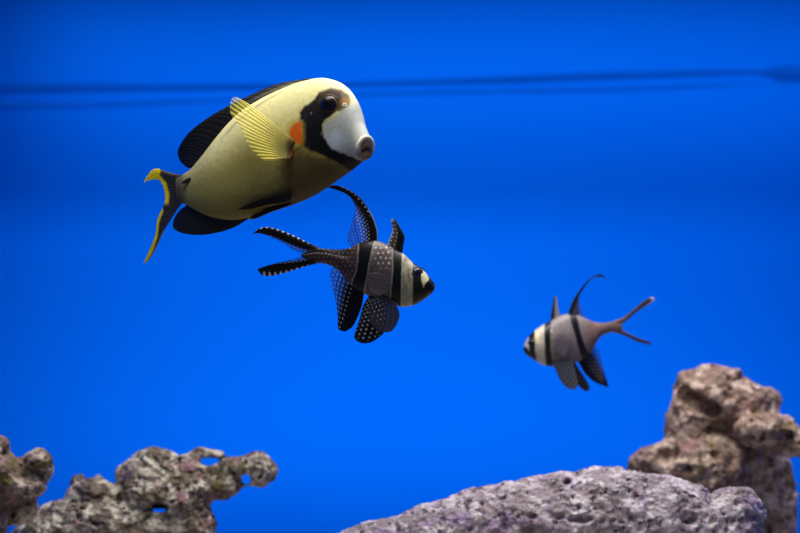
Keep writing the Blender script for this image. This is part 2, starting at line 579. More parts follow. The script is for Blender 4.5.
class Body:
    def __init__(self, pairs, width, depth, yaw, base, ns=260, na=160, lens=1.0):
        pairs = np.asarray(pairs, float)
        mid = (pairs[:, :2] + pairs[:, 2:]) / 2
        n = len(pairs)
        t = np.linspace(0, n - 1, ns)
        dat = np.concatenate([pairs, np.asarray(width, float)[:, None], np.asarray(depth, float)[:, None], np.asarray(yaw, float)[:, None]], 1)
        d = catmull(dat, t)
        ph = np.linspace(0, 2 * math.pi, na, endpoint=False)     # 0 = near side, pi/2 = back, pi = far side
        T, B, w, dep, yw = d[:, 0:2], d[:, 2:4], np.maximum(d[:, 4], 0.05), d[:, 5], np.radians(d[:, 6])
        vert = np.sin(ph)
        lat = np.sign(np.cos(ph)) * np.abs(np.cos(ph)) ** lens
        M = (T + B) / 2
        H = (T - B) / 2
        self.ns, self.na, self.base = ns, na, base
        xs = M[:, None, 0] + H[:, None, 0] * vert - (lat * w[:, None]) * np.sin(yw)[:, None]
        ys = M[:, None, 1] + H[:, None, 1] * vert + 0 * lat
        ds = dep[:, None] - (lat * w[:, None]) * np.cos(yw)[:, None]
        self.X, self.Y, self.Dp = xs, ys, ds
        jm = (na // 2 - np.arange(na)) % na                       # mirrored index
        near = (np.cos(ph) >= -1e-9)
        jn = np.where(near, np.arange(na), jm)
        self.nx, self.ny = xs[:, jn], ys[:, jn]                   # the near side position every vertex takes its pattern from
        self.vert = np.broadcast_to(vert, xs.shape)
        self.t = np.broadcast_to(t[:, None], xs.shape)
        self.M, self.dep, self.yw = M, dep, yw
        self.near, self.jm = near, jm
        self.P = W(xs, ys, ds, base)

    def middepth(self, px):
        o = np.argsort(self.M[:, 0])
        return np.interp(px, self.M[o, 0], self.dep[o])

    def find(self, px, py):
        d = np.hypot(self.X - px, self.Y - py) + np.where(self.near, 0, 1e6)[None, :]
        return np.unravel_index(np.argmin(d), d.shape)

    def surf(self, i, j):
        P = self.P
        du = P[min(i + 2, self.ns - 1), j] - P[max(i - 2, 0), j]
        dv = P[i, (j + 2) % self.na] - P[i, (j - 2) % self.na]
        nrm = np.cross(du, dv); nrm /= np.linalg.norm(nrm)
        cen = P[i].mean(0)
        if nrm @ (P[i, j] - cen) < 0:
            nrm = -nrm
        return P[i, j], nrm

    def build(self, parent, org, mat, colors):
        v = self.P.reshape(-1, 3)
        f = grid_faces(self.ns, self.na, True)
        c0, c1 = self.P[0].mean(0), self.P[-1].mean(0)
        n = len(v)
        v = np.concatenate([v, [c0, c1]])
        j = np.arange(self.na); jn = (j + 1) % self.na
        f0 = np.stack([np.full(self.na, n), jn, j, j], -1)
        L = (self.ns - 1) * self.na
        f1 = np.stack([np.full(self.na, n + 1), L + j, L + jn, L + jn], -1)
        cols = np.concatenate([colors.reshape(-1, 3), [colors[0].mean(0)], [colors[-1].mean(0)]])
        # triangles as degenerate quads are avoided: caps are split into real quads pairs
        h = self.na // 2
        jj = np.arange(0, self.na, 2)
        f0 = np.stack([np.full(h, n), (jj + 2) % self.na, jj + 1, jj], -1)
        f1 = np.stack([np.full(h, n + 1), L + jj, L + jj + 1, L + (jj + 2) % self.na], -1)
        return mesh_obj('body', v - org, np.concatenate([f, f0, f1]), mat, parent, cols)


class Paint:
    def __init__(self, shape, c):
        self.c = np.empty(shape + (3,)); self.c[:] = lin(c)

    def mix(self, c, f):
        f = np.clip(f, 0, 1)[..., None]
        self.c = self.c * (1 - f) + lin(c) * f


def fin(name, rays, base, depth, paint, parent, org, nu=90, nv=160, thick=(0.9, 0.3), ripple=0.0, nray=12, mat=None):
    """rays: list of polylines from root to tip; depth(px,py,u,v) in pixels; paint(u,v,px,py,wu,lv) -> colours, alpha"""
    R = []
    for r in rays:
        r = np.asarray(r, float)
        seg = catmull(r, np.linspace(0, len(r) - 1, 400))
        L = np.concatenate([[0], np.cumsum(np.hypot(*np.diff(seg, axis=0).T))])
        s = np.linspace(0, L[-1], nv)
        R.append(np.stack([np.interp(s, L, seg[:, 0]), np.interp(s, L, seg[:, 1])], -1))
    R = np.stack(R)                                              # rays, nv, 2
    u = np.linspace(0, 1, nu)
    P = catmull(R.reshape(len(R), -1), u * (len(R) - 1)).reshape(nu, nv, 2)
    px, py = P[..., 0], P[..., 1]
    U = np.broadcast_to(u[:, None], px.shape)
    V = np.broadcast_to(np.linspace(0, 1, nv)[None], px.shape)
    wu = np.hypot(np.gradient(px, axis=0), np.gradient(py, axis=0)) * (nu - 1)      # pixels per unit u
    dl = np.hypot(np.diff(px, axis=1), np.diff(py, axis=1))
    lv = np.concatenate([np.zeros((nu, 1)), np.cumsum(dl, 1)], 1)                   # pixels from the root
    d = depth(px, py, U, V) + ripple * np.cos(U * nray * 2 * math.pi) * ss(0, 0.25, V)
    th = thick[0] * (1 - V) + thick[1] * V
    edge = np.minimum(np.minimum(U, 1 - U) * 12, 1)
    th = th * (0.4 + 0.6 * edge)
    cols, al = paint(U, V, px, py, wu, lv)
    A = W(px, py, d - th, base).reshape(-1, 3)
    B = W(px, py, d + th, base).reshape(-1, 3)
    n = nu * nv
    fa = grid_faces(nu, nv)
    fb = grid_faces(nu, nv)[:, ::-1] + n
    i = np.arange(nu - 1); j = np.arange(nv - 1)
    rim = [np.stack([i * nv, (i + 1) * nv, (i + 1) * nv + n, i * nv + n], -1),
           np.stack([(i + 1) * nv + nv - 1, i * nv + nv - 1, i * nv + nv - 1 + n, (i + 1) * nv + nv - 1 + n], -1),
           np.stack([j + 1, j, j + n, j + 1 + n], -1),
           np.stack([(nu - 1) * nv + j, (nu - 1) * nv + j + 1, (nu - 1) * nv + j + 1 + n, (nu - 1) * nv + j + n], -1)]
    f = np.concatenate([fa, fb] + rim)
    c = cols.reshape(-1, 3)
    a = np.broadcast_to(al, px.shape).reshape(-1)
    # two sheets share one see-through value
    a = 1 - np.sqrt(np.clip(1 - a, 0, 1))
    return mesh_obj(name, np.concatenate([A, B]) - org, f, mat or M_FIN, parent, np.concatenate([c, c]), np.concatenate([a, a]))


def dots(U, wu, lv, nrow, gap, r, jitter=0.0, u0=0.0, u1=1.0):
    """rows of round spots along the rays, 1 inside a spot"""
    uu = (U - u0) / (u1 - u0) * nrow
    row = np.floor(uu)
    fu = (uu - row - 0.5) * wu * (u1 - u0) / nrow
    sh = (row % 2) * 0.5 + np.sin(row * 12.9) * jitter
    vv = lv / gap + sh
    fv = (vv - np.floor(vv) - 0.5) * gap
    h = np.abs(np.sin(row * 78.2 + np.floor(vv) * 37.7))
    d = np.hypot(fu, fv)
    rr = r * (0.7 + 0.5 * h)
    m = (U >= u0) & (U <= u1)
    return np.clip((rr + 0.35 - d) / 0.6, 0, 1) * m


def frame_from(nrm, up=(0, 0, 1)):
    n = np.asarray(nrm, float); n = n / np.linalg.norm(n)
    x = np.cross(up, n); x /= np.linalg.norm(x)
    y = np.cross(n, x)
    return x, y, n


def dome(name, pos, nrm, r, h, org, parent, mat, colfn, squash=1.0, nr=40, na=64):
    """a low rounded dome facing nrm; colfn(rho 0..1, ang) -> colours"""
    x, y, n = frame_from(nrm)
    rho = np.linspace(0.0, 1, nr)[:, None]; an = np.linspace(0, 2 * math.pi, na, endpoint=False)[None]
    z = h * np.sqrt(np.clip(1 - rho ** 2, 0, 1))
    p = pos + (rho * np.cos(an))[..., None] * x * r + (rho * np.sin(an))[..., None] * y * r * squash + (z + 0 * an)[..., None] * n
    back = pos + (rho[::-1] * np.cos(an))[..., None] * x * r + (rho[::-1] * np.sin(an))[..., None] * y * r * squash - (0.8 * z[::-1] + 0 * an)[..., None] * n
    P = np.concatenate([p, back[1:]])
    c = colfn(np.broadcast_to(rho, (nr, na)), np.broadcast_to(an, (nr, na)))
    C = np.concatenate([c, c[::-1][1:]])
    return mesh_obj(name, P.reshape(-1, 3) - org, grid_faces(2 * nr - 1, na, True), mat, parent, C.reshape(-1, 3))


def ring(name, pos, nrm, R, r, org, parent, mat, colfn, squash=1.0, flat=0.7, na=72, nb=16):
    x, y, n = frame_from(nrm)
    a = np.linspace(0, 2 * math.pi, na, endpoint=False)[:, None]; b = np.linspace(0, 2 * math.pi, nb, endpoint=False)[None]
    rr = R + r * np.cos(b)
    p = pos + (rr * np.cos(a))[..., None] * x + (rr * np.sin(a) * squash)[..., None] * y + (r * flat * np.sin(b) + 0 * a)[..., None] * n
    P = np.concatenate([p, p[:1]])
    C = colfn(np.broadcast_to(a, (na, nb)), np.broadcast_to(b, (na, nb)))
    C = np.concatenate([C, C[:1]])
    return mesh_obj(name, P.reshape(-1, 3) - org, grid_faces(na + 1, nb, True), mat, parent, C.reshape(-1, 3))


def solid(c, shape):
    a = np.empty(tuple(shape) + (3,)); a[:] = lin(c)
    return a


# ---- the big yellow surgeonfish
TB = 0.0
pairs = [
    (176, 178, 177, 201), (183, 174.5, 184, 203.5), (191, 168.5, 191, 207.5), (202.6, 154.8, 204.6, 215), (216.7, 136.6, 221, 219.5),
    (230.8, 120.5, 239, 220), (244.9, 108.4, 258, 216), (267, 95.5, 281, 209), (291, 85, 303, 201), (307, 80.2, 318, 193.5),
    (322, 78, 334, 183), (335, 80.5, 343, 176.5), (345, 86, 350, 171.5), (352, 94, 354.5, 168), (357, 104, 357.5, 165.5),
    (359.5, 114, 359.5, 163.5), (361.5, 122.5, 361.5, 162), (364.5, 129, 363.5, 160.5), (366.5, 134.5, 364.8, 159), (367.6, 138, 366.2, 157), (368, 142, 367.3, 153)]
width = [3.5, 5, 7, 11, 15, 18, 20, 22, 22.5, 22, 21, 20, 18.5, 17, 15.5, 14, 12.5, 11, 9, 7, 4]
depth = [26, 22, 19, 15, 11, 7, 3, -2, -6, -9, -12, -16, -20, -24, -28, -31, -34, -37, -40, -42, -43.5]
yaw = [14, 13, 12, 11, 10, 10, 10, 11, 13, 15, 18, 22, 25, 27, 29, 31, 33, 35, 36, 37, 38]
tang_b = Body(pairs, width, depth, yaw, TB, ns=340, na=240)
tang_org = W(275, 150, 0, TB)
tang = empty('surgeonfish', tang_org, 'large pale yellow surgeonfish with a black and white face swimming above the striped fish', 'fish')
X, Y = tang_b.nx, tang_b.ny
jit = fbm(np.stack([X * 0.25, Y * 0.25, 0 * X], -1), 3)
pt = Paint(X.shape, (242, 232, 166))
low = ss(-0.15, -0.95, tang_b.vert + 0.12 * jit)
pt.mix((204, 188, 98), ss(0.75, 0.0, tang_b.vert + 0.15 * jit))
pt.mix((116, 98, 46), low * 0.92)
pt.mix((150, 138, 74), ss(300, 215, X + 4 * jit) * ss(0.7, -0.2, tang_b.vert) * 0.6)
pt.mix((150, 142, 84), ss(225, 190, X + 3 * jit) * 0.7)
pt.mix((70, 62, 50), ss(190, 178, X) * 0.8)
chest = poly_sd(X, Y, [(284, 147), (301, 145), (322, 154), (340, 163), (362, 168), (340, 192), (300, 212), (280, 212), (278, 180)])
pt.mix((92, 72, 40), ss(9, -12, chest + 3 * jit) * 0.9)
gill = poly_sd(X, Y, [(284, 162), (290, 152), (301, 147), (293, 158), (283, 178), (281, 170)])
pt.mix((128, 92, 46), ss(3, -5, gill) * 0.7)
pt.mix((60, 42, 24), ss(2.0, 0.4, line_d(X, Y, [(289, 158), (294, 151), (302, 146), (312, 151)])) * 0.6)
for k, off in enumerate((3.0, 6.0)):
    l = [(207 + off, 153 + off * 0.6), (221 + off * 0.8, 135 + off * 0.6), (235 + off * 0.7, 119.5 + off * 0.7), (249 + off * 0.5, 108 + off * 0.7), (269, 96 + off * 0.8), (292, 86 + off * 0.5)]
    pt.mix((120, 110, 96), ss(1.6, 0.2, line_d(X, Y, l)) * (0.5 if k == 0 else 0.0) * ss(214, 232, X) * ss(296, 270, X))
# face
face = poly_sd(X, Y, [(336, 116), (346, 104), (356, 100), (372, 118), (384, 140), (384, 165), (356, 162), (338, 153), (330, 149), (323, 137), (322, 125)])
pt.mix((186, 190, 184), ss(4, -4, face + 1.2 * jit))
pt.mix((222, 230, 240), ss(16, 4, np.hypot(X - 336, (Y - 141) * 1.1) + 3 * jit) * 0.9)
pt.mix((222, 218, 186), ss(340, 352, X) * ss(112, 96, Y) * 0.7)
mask = poly_sd(X, Y, [(300.5, 113), (306, 105.5), (314, 100), (319, 93.5), (330, 89.5), (339, 92), (342, 99), (340, 106), (336, 111.5), (326, 118.5), (321.5, 125),
                      (323.5, 137.5), (331, 149), (346, 155), (366, 163), (364, 172), (352, 171), (338, 162), (321, 154.5), (310, 149.5), (301.5, 144.5), (302.5, 134), (300.5, 124)])
pt.mix((10, 10, 16), ss(1.6, -0.8, mask + 1.3 * jit))
br = poly_sd(X, Y, [(318, 92), (330, 87.5), (342, 89), (350, 95), (350, 103), (343, 110), (334, 113), (326, 112)])
pt.mix((66, 42, 22), ss(1.5, -2, br + jit) * 0.9)
pt.mix((176, 120, 40), ss(7, 1, np.hypot((X - 345.5) * 0.9, Y - 102)) * 0.8)
pt.mix((38, 32, 44), ss(2.4, 0.8, line_d(X, Y, [(305, 113), (306, 124), (305, 136), (309, 145)])) * 0.5)
org_p = poly_sd(X, Y, [(298.5, 121.5), (301.5, 124), (302, 134), (301.5, 144), (298, 143.5), (291, 139), (289.5, 132), (294, 124)])
pt.mix((196, 170, 60), ss(5, 0, org_p + jit) * 0.6)
pt.mix((236, 104, 24), ss(1.4, -1.2, org_p + 0.8 * jit))
for q in ((321.5, 134), (302, 121), (311, 113)):
    pt.mix((150, 160, 180), ss(1.2, 0.4, np.hypot(X - q[0], Y - q[1])) * 0.8)
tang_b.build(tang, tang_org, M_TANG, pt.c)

# eyes, one on either side
K = S


def tang_eye(rho, an):
    c = solid((8, 9, 16), rho.shape)
    def mx(c, col_, f):
        f = f[..., None]
        return c * (1 - f) + lin(col_) * f
    c = mx(c, (22, 40, 96), ss(0.45, 0.6, rho) * ss(0.80, 0.7, rho) * (0.5 + 0.5 * np.sin(an + 3.9)))
    c = mx(c, (46, 34, 24), ss(0.76, 0.84, rho))
    c = mx(c, (104, 78, 44), ss(0.88, 0.94, rho))
    return c


i, j = tang_b.find(328, 103.8)
for jj in (j, tang_b.jm[j]):
    p, nr = tang_b.surf(i, jj)
    if jj == j:
        nr = nr + np.array([0.05, -0.25, -0.05]); nr /= np.linalg.norm(nr)
    e = dome('eye', p - nr * 1.2 * K, nr, 9.6 * K, 5.0 * K, tang_org, tang, M_EYE, tang_eye, 0.93)
    ring('eyelid', p - nr * 0.8 * K, nr, 10.0 * K, 1.2 * K, tang_org, e, M_LIP, lambda a, b: solid((52, 34, 20), a.shape), 0.93)
# nostrils
i, j = tang_b.find(344.5, 105)
for jj in (j, tang_b.jm[j]):
    p, nr = tang_b.surf(i, jj)
    ring('nostril', p + nr * 0.1 * K, nr, 1.5 * K, 0.7 * K, tang_org, tang, M_LIP, lambda a, b: solid((226, 222, 204), a.shape))
# puckered mouth
mn = np.array([0.62, -0.75, -0.22]); mn /= np.linalg.norm(mn)
mp_ = W(365.4, 147.8, -47.5, TB)
mouth = dome('mouth', mp_ - mn * 0.4 * K, mn, 9.0 * K, 3.4 * K, tang_org, tang, M_LIP,
             lambda rho, an: solid((158, 124, 86), rho.shape) * (1 - 0.85 * (ss(0.26, 0.12, np.abs(rho * np.sin(an) + 0.30 - 0.25 * np.cos(rho * np.cos(an) * 3))) * ss(0.8, 0.6, rho)))[..., None], 1.15)
ring('lip', mp_ - mn * 0.4 * K, mn, 8.8 * K, 2.4 * K, tang_org, mouth, M_LIP,
     lambda a, b: solid((232, 226, 204), a.shape) * (1 - ss(0.2, -0.7, np.sin(a))[..., None] * np.array([0.62, 0.70, 0.78])), 1.14, 1.0)

# scalpel spine on the tail root, both sides
i, j = tang_b.find(188, 180.5)
for jj in (j, tang_b.jm[j]):
    p, nr = tang_b.surf(i, jj)
    ax = np.array([12.5, 0, 6.2]); ax /= np.linalg.norm(ax)
    y_ = np.cross(nr, ax); y_ /= np.linalg.norm(y_)
    tt = np.linspace(-1, 1, 40)[:, None]; bb = np.linspace(0, 2 * math.pi, 20, endpoint=False)[None]
    rad = np.sqrt(np.clip(1 - tt ** 2, 0, 1)) * (0.75 + 0.25 * tt)
    v = p + nr * 0.6 * K + (tt + 0 * bb)[..., None] * ax * 7.2 * K + (rad * np.cos(bb))[..., None] * y_ * 3.0 * K + (rad * np.sin(bb))[..., None] * nr * 2.0 * K
    mesh_obj('tail_spine', v.reshape(-1, 3) - tang_org, grid_faces(40, 20, True), M_LIP, tang, solid((20, 20, 22), (800,)))


def raylines(U, n, sharp=3):
    return (0.5 + 0.5 * np.cos(U * n * 2 * math.pi)) ** sharp


def paint_black(edge=(40, 70, 130), n=26, base=(20, 21, 26), ray=(52, 54, 60)):
    def f(U, V, px, py, wu, lv):
        p = Paint(U.shape, base)
        p.mix(ray, raylines(U, n) * 0.35)
        p.mix(edge, ss(0.95, 1.0, V) * 0.5)
        return p.c, np.ones(U.shape)
    return f


md = tang_b.middepth


def dorsal_paint(U, V, px, py, wu, lv):
    c, a = paint_black()(U, V, px, py, wu, lv)
    p = Paint(U.shape, (0, 0, 0)); p.c = c
    p.mix((150, 146, 130), ss(0.42, 0.05, U) * ss(1.3, 0.5, np.abs(V - 0.38) * 8) * 0.75)
    p.mix((120, 120, 116), ss(0.36, 0.05, U) * ss(1.2, 0.5, np.abs(V - 0.70) * 10) * 0.45)
    return p.c, a


fin('dorsal_fin', [
    [(318, 80.5), (314, 79), (309, 78.2)], [(293, 87.5), (285, 84.5), (277, 84)], [(269, 98), (257, 95), (247, 96.5)], [(247.5, 111), (234, 107), (224, 108.2)],
    [(234, 123), (218, 117), (206, 119)], [(220, 139), (202, 131), (189, 132.5)], [(211, 150.5), (194, 143), (180, 145)], [(204, 158), (190, 152), (177.6, 153)],
    [(197, 165), (188, 162), (180.5, 161.5)], [(193, 169), (189, 168), (186, 167)]],
    TB, lambda px, py, u, v: md(px) + 1.5 * np.sin(u * 9) * v, dorsal_paint, tang, tang_org, nu=150, nv=60, thick=(1.6, 0.35), ripple=0.12, nray=26)
fin('anal_fin', [
    [(262, 212), (254, 216), (248, 219)], [(250, 213.5), (243, 221), (236, 226.5)], [(239, 216.5), (230, 225), (222, 231.5)], [(226, 217), (214, 228), (206, 234.6)],
    [(213, 215), (201, 226), (192, 234.8)], [(203, 211), (190, 222), (180, 232.5)], [(195, 206), (183, 216), (173.2, 227.5)], [(190, 203), (180, 210), (173.5, 219)]],
    TB, lambda px, py, u, v: md(px) + 1.5 * np.sin(u * 8) * v, paint_black(n=20), tang, tang_org, nu=120, nv=70, thick=(1.6, 0.35), ripple=0.12, nray=20)


def caudal_paint(U, V, px, py, wu, lv):
    p = Paint(U.shape, (58, 58, 58))
    p.mix((26, 26, 30), raylines(U, 16, 2) * 0.5)
    p.mix((92, 84, 74), ss(0.30, 0.0, V) * 0.5)
    inner = [(143, 184), (146.5, 180.5), (150.6, 179.6), (157.8, 179.6), (162.5, 185), (165, 195), (164.3, 204)]
    inner2 = [(160.5, 210.5), (156.5, 221), (154.7, 236), (150.6, 249), (143, 264.7)]
    yl = (255, 226, 6)
    p.mix(yl, ss(5.5, 3.0, line_d(px, py, inner)) * ss(206, 202, py))
    p.mix(yl, ss(3.8, 2.0, line_d(px, py, inner2)))
    p.mix(yl, poly_sd(px, py, [(140, 188), (146, 166), (159, 164), (160.5, 171), (155, 190)]) < 0)
    p.mix(yl, ss(163, 154, px) * ss(178, 171, py))
    p.mix((120, 100, 40), ss(1.2, 0.3, line_d(px, py, [(179, 175.5), (169, 172.9), (160, 170.3)])) * 0.6)
    p.mix((190, 150, 60), ss(1.6, 0.5, line_d(px, py, [(164, 231), (156.8, 246.6), (149.6, 259)])) * 0.6)
    return p.c, np.ones(U.shape)


fin('caudal_fin', [
    [(186, 176), (179, 174.4), (169, 172.4), (156.8, 168.7), (149.5, 172.5), (143, 184)],
    [(186, 180), (179, 178.5), (170, 176.5), (159, 173.5), (152.5, 176.5), (147, 181)],
    [(186, 184), (179, 183), (171, 181.5), (164, 179.5), (157.8, 179.6)],
    [(186, 187), (180, 187), (174, 187.5), (168, 187), (163, 186)],
    [(186, 190), (181, 191), (175, 193.5), (170, 195), (165, 196)],
    [(186, 193), (181, 195.5), (176, 200), (170, 203), (164, 204.5)],
    [(186, 196), (181, 199), (175, 208), (166, 217), (157.5, 219)],
    [(186, 199), (181.5, 202), (173, 213.5), (162, 230), (154.6, 237)],
    [(186, 202), (181, 205), (173.3, 215.7), (164, 231), (156.8, 246.6), (149.6, 259), (143, 264.7)]],
    TB, lambda px, py, u, v: md(px) + 0.35 * np.maximum(180 - px, 0) + 0.004 * np.maximum(180 - px, 0) ** 2, caudal_paint, tang, tang_org,
    nu=130, nv=140, thick=(2.6, 0.5), ripple=0.10, nray=16)


def pect_paint(U, V, px, py, wu, lv):
    p = Paint(U.shape, (252, 242, 120))
    rl = raylines(U, 15, 2)
    dark = ss(0.62, 0.2, V)
    p.mix((255, 238, 50), rl * (1 - dark))
    p.mix((62, 54, 34), rl * dark * 0.9)
    p.mix((206, 196, 140), (1 - rl) * dark * 0.5)
    p.mix((92, 62, 32), ss(0.20, 0.08, V))
    p.mix((225, 220, 120), ss(0.8, 1.0, V) * ss(0.5, 0.2, U) * 0.6)
    p.mix((88, 80, 50), ss(0.02, 0.0, U) * 0.9)
    al = 0.36 + 0.5 * rl
    al = al + (1 - al) * ss(0.22, 0.1, V)
    al = al * (1 - 0.3 * ss(0.85, 1.0, V))
    al = np.maximum(al, ss(0.03, 0.015, U) * 0.9)
    return p.c, al


def pect_depth(px, py, u, v):
    r = np.hypot(px - 297, py - 151)
    return -26 - 9 * ss(0, 40, r) + 6 * ss(40, 80, r) - 14 * u * ss(0, 30, r)


PR = [
    [(302, 145.5), (291, 137.5), (271, 121), (250.5, 105), (242, 100), (236.5, 97)],
    [(300.5, 147), (288, 138.5), (267, 122.5), (247, 107.5), (239, 102), (232.5, 98)],
    [(298.5, 148.5), (286.5, 140.5), (264, 126), (244, 113.5), (235.5, 108), (230, 104)],
    [(297, 150), (285, 143.5), (262, 132), (244.5, 122.5), (237, 118), (231, 114.5)],
    [(295, 151.5), (284, 146.5), (263, 138), (248, 131), (239.5, 126)],
    [(293.5, 153.5), (283.5, 150), (265.5, 144), (252, 139), (244, 136)],
    [(292, 155.5), (283, 153), (268, 150), (256.5, 147.5), (249.5, 146)],
    [(290.5, 157.5), (283, 156), (271.5, 155), (262.5, 154.5), (256.5, 154.5)],
    [(289.5, 159), (284, 158.5), (276.5, 160), (270, 160.5), (264, 160.5)]]
fin('pectoral_fin', PR, TB, pect_depth, pect_paint, tang, tang_org, nu=170, nv=110, thick=(1.4, 0.3), ripple=0.5, nray=15)
# the far one lies folded against the far flank
fin('pectoral_fin', [[(x, y) for x, y in r] for r in [[(283, 140), (270, 138), (255, 140)], [(281, 144), (268, 146), (252, 150)], [(278, 148), (266, 153), (254, 160)]]],
    TB, lambda px, py, u, v: 23 + 4 * v, pect_paint, tang, tang_org, nu=60, nv=60, thick=(1.2, 0.3))


def pelvic_paint(U, V, px, py, wu, lv):
    p = Paint(U.shape, (16, 16, 18))
    p.mix((46, 42, 34), raylines(U, 7) * 0.5)
    p.mix((150, 130, 20), ss(0.84, 0.97, U) * ss(0.3, 0.6, V) * 0.9)
    p.mix((190, 160, 20), ss(0.93, 1.0, V) * 0.7)
    return p.c, np.ones(U.shape)


fin('pelvic_fin', [
    [(293, 193), (280, 194), (264, 197.5), (248, 203.5), (235.5, 210.8)], [(292, 197), (278, 199), (263, 202), (249, 206), (237, 210.8)],
    [(290, 201), (277, 204), (265, 206.5), (255, 209)]],
    TB, lambda px, py, u, v: md(px) - 15 - 4 * v + 3 * u, pelvic_paint, tang, tang_org, nu=50, nv=90, thick=(2.2, 0.6))
fin('pelvic_fin', [
    [(293, 199), (281, 203), (266, 209), (254, 214), (248, 218.5)], [(291, 203), (280, 206.5), (268, 211.5), (258, 216.5), (253, 219.5)],
    [(288, 206), (278, 209.5), (269, 213), (261, 216.5)]],
    TB, lambda px, py, u, v: md(px) - 4 - 6 * v, pelvic_paint, tang, tang_org, nu=50, nv=90, thick=(2.2, 0.6))

# ---- the spotted, banded cardinalfish


def card_eye(rho, an):
    c = solid((10, 11, 18), rho.shape)
    f = (ss(0.55, 0.7, rho) * ss(0.95, 0.85, rho) * 0.6)[..., None]
    c = c * (1 - f) + lin((40, 58, 104)) * f
    return c


def put_eyes(b, px, py, r, org, root):
    i, j = b.find(px, py)
    for jj in (j, b.jm[j]):
        p, nr = b.surf(i, jj)
        e = dome('eye', p - nr * 0.35 * r, nr, r, r * 0.62, org, root, M_EYE, card_eye)
        ring('eye_rim', p - nr * 0.2 * r, nr, r * 1.02, r * 0.13, org, e, M_LIP, lambda a, b_: solid((30, 30, 38), a.shape))


CB = 0.02
pairs = [
    (301, 254.6, 301, 256.6), (308, 251.2, 308, 260), (317, 248.2, 317, 262.6), (328, 249, 327, 264.3), (340, 249.3, 338, 270), (350, 247.8, 346, 279), (360, 243, 354, 288),
    (371, 240.5, 364, 294), (381, 242, 377, 297.5), (393, 247.5, 390, 302.5), (403, 253.5, 401, 306.7), (412, 262, 412, 305.5), (420, 267.5, 420, 302),
    (427, 274.5, 427, 297), (431.5, 280, 431.5, 293.2), (434.5, 284, 434, 289.5)]
width = [0.4, 1.6, 3.4, 5, 6.5, 8.5, 10.5, 12.5, 13.5, 13.5, 13, 12, 10.5, 8.5, 6, 2.5]
depth = [12, 10, 9, 7, 5, 3, 1, 0, -1, -3, -5, -7, -9, -11, -12, -13]
yaw = [10] * 9 + [12, 13, 14, 15, 16, 16, 16]
cb = Body(pairs, width, depth, yaw, CB, ns=300, na=220, lens=0.9)
c_org = W(380, 270, 0, CB)
card = empty('cardinalfish', c_org, 'black banded cardinalfish with white spotted fins swimming just below the yellow fish', 'fish', 'banded cardinalfish')
X, Y = cb.nx, cb.ny
jit = fbm(np.stack([X * 0.3, Y * 0.3, 0 * X + 5], -1), 3)
pt = Paint(X.shape, (104, 90, 86))
pt.mix((86, 62, 54), ss(368, 354, X + 2 * jit))
pt.mix((150, 142, 140), ss(380, 374, X) * ss(364, 372, X) * ss(266, 250, Y) * 0.5)
pt.mix((60, 50, 48), ss(276, 300, Y) * 0.5)
pt.mix((18, 14, 18), ss(0.40, 0.62, cb.vert) * ss(354, 346, X) * 0.9)
pt.mix((18, 14, 18), ss(-0.45, -0.7, cb.vert) * ss(326, 314, X) * 0.9)
pt.mix((210, 204, 208), ss(0.14, 0.04, np.abs(cb.vert - 0.34)) * ss(350, 344, X) * (0.5 + 0.5 * np.sin(X * 1.8)) * 0.8)


def spots(px, py, gap, r, soft=0.35, seed=0.0, off=(0, 0)):
    gy = (py - off[1]) / gap
    row = np.floor(gy)
    gx = (px - off[0]) / gap + 0.5 * (row % 2)
    cx = np.floor(gx)
    h1 = np.abs(np.sin(row * 12.99 + cx * 78.23 + seed) * 437.5) % 1
    h2 = np.abs(np.sin(row * 39.34 + cx * 11.13 + seed) * 943.5) % 1
    d = np.hypot((gx - cx - 0.5 - 0.25 * (h1 - 0.5)) * gap, (gy - row - 0.5 - 0.25 * (h2 - 0.5)) * gap)
    return np.clip((r * (0.6 + 0.6 * h1) + soft - d) / (2 * soft), 0, 1)


pt.mix((206, 200, 204), spots(X, Y, 4.4, 0.55) * ss(362, 350, X) * ss(306, 318, X) * 0.75)
pt.mix((232, 228, 232), spots(X, Y, 5.2, 1.0, off=(1, 0.5)) * ss(371, 376, X) * ss(394, 389, X) * ss(244, 248, Y) * ss(270, 264, Y) * 0.9)
pt.mix((190, 186, 190), spots(X, Y, 4.6, 0.6, seed=3) * ss(368, 374, X) * ss(393, 388, X) * ss(262, 268, Y) * ss(292, 284, Y) * 0.6)
# silver stripe and nose triangle
pt.mix((172, 166, 142), ss(1.2, -1.2, poly_sd(X, Y, [(402, 246), (407, 250), (412.5, 262), (413.5, 276), (412.5, 306), (410, 310), (400.5, 310), (401.5, 285)]) + 0.6 * jit))
pt.mix((122, 112, 92), ss(-0.2, 0.5, fbm(np.stack([X * 0.35, Y * 0.2, 0 * X], -1), 3)) * ss(0, -2, poly_sd(X, Y, [(402, 250), (412.5, 262), (412, 306), (401, 308)])) * 0.8)
pt.mix((14, 14, 18), ss(0.8, -0.8, poly_sd(X, Y, [(413, 262), (420, 262), (440, 275), (440, 300), (413, 310), (413, 285)]) + 0.5 * jit))
pt.mix((205, 198, 165), ss(0.8, -0.8, poly_sd(X, Y, [(420.5, 266), (423, 268), (428.8, 278), (428.6, 280), (425, 284), (423.5, 288), (421.5, 281)])))
pt.mix((120, 100, 60), ss(1.4, 0.2, line_d(X, Y, [(413, 303.5), (422, 299.5), (430, 293)])) * 0.5)
pt.mix((0, 0, 2), ss(0.9, 0.2, line_d(X, Y, [(423.5, 288.5), (428, 285.5), (434, 282.5)])))
band2 = [(393, 244), (402, 250), (401.5, 268), (401, 285), (400.5, 310), (390.5, 306), (392, 285), (393.5, 268)]
band1 = [(359.5, 238), (375, 238), (371.5, 250), (369, 262), (366.5, 276), (364.5, 286), (363.5, 296), (352, 292), (352.5, 282), (356.5, 272), (358, 262), (359, 250)]
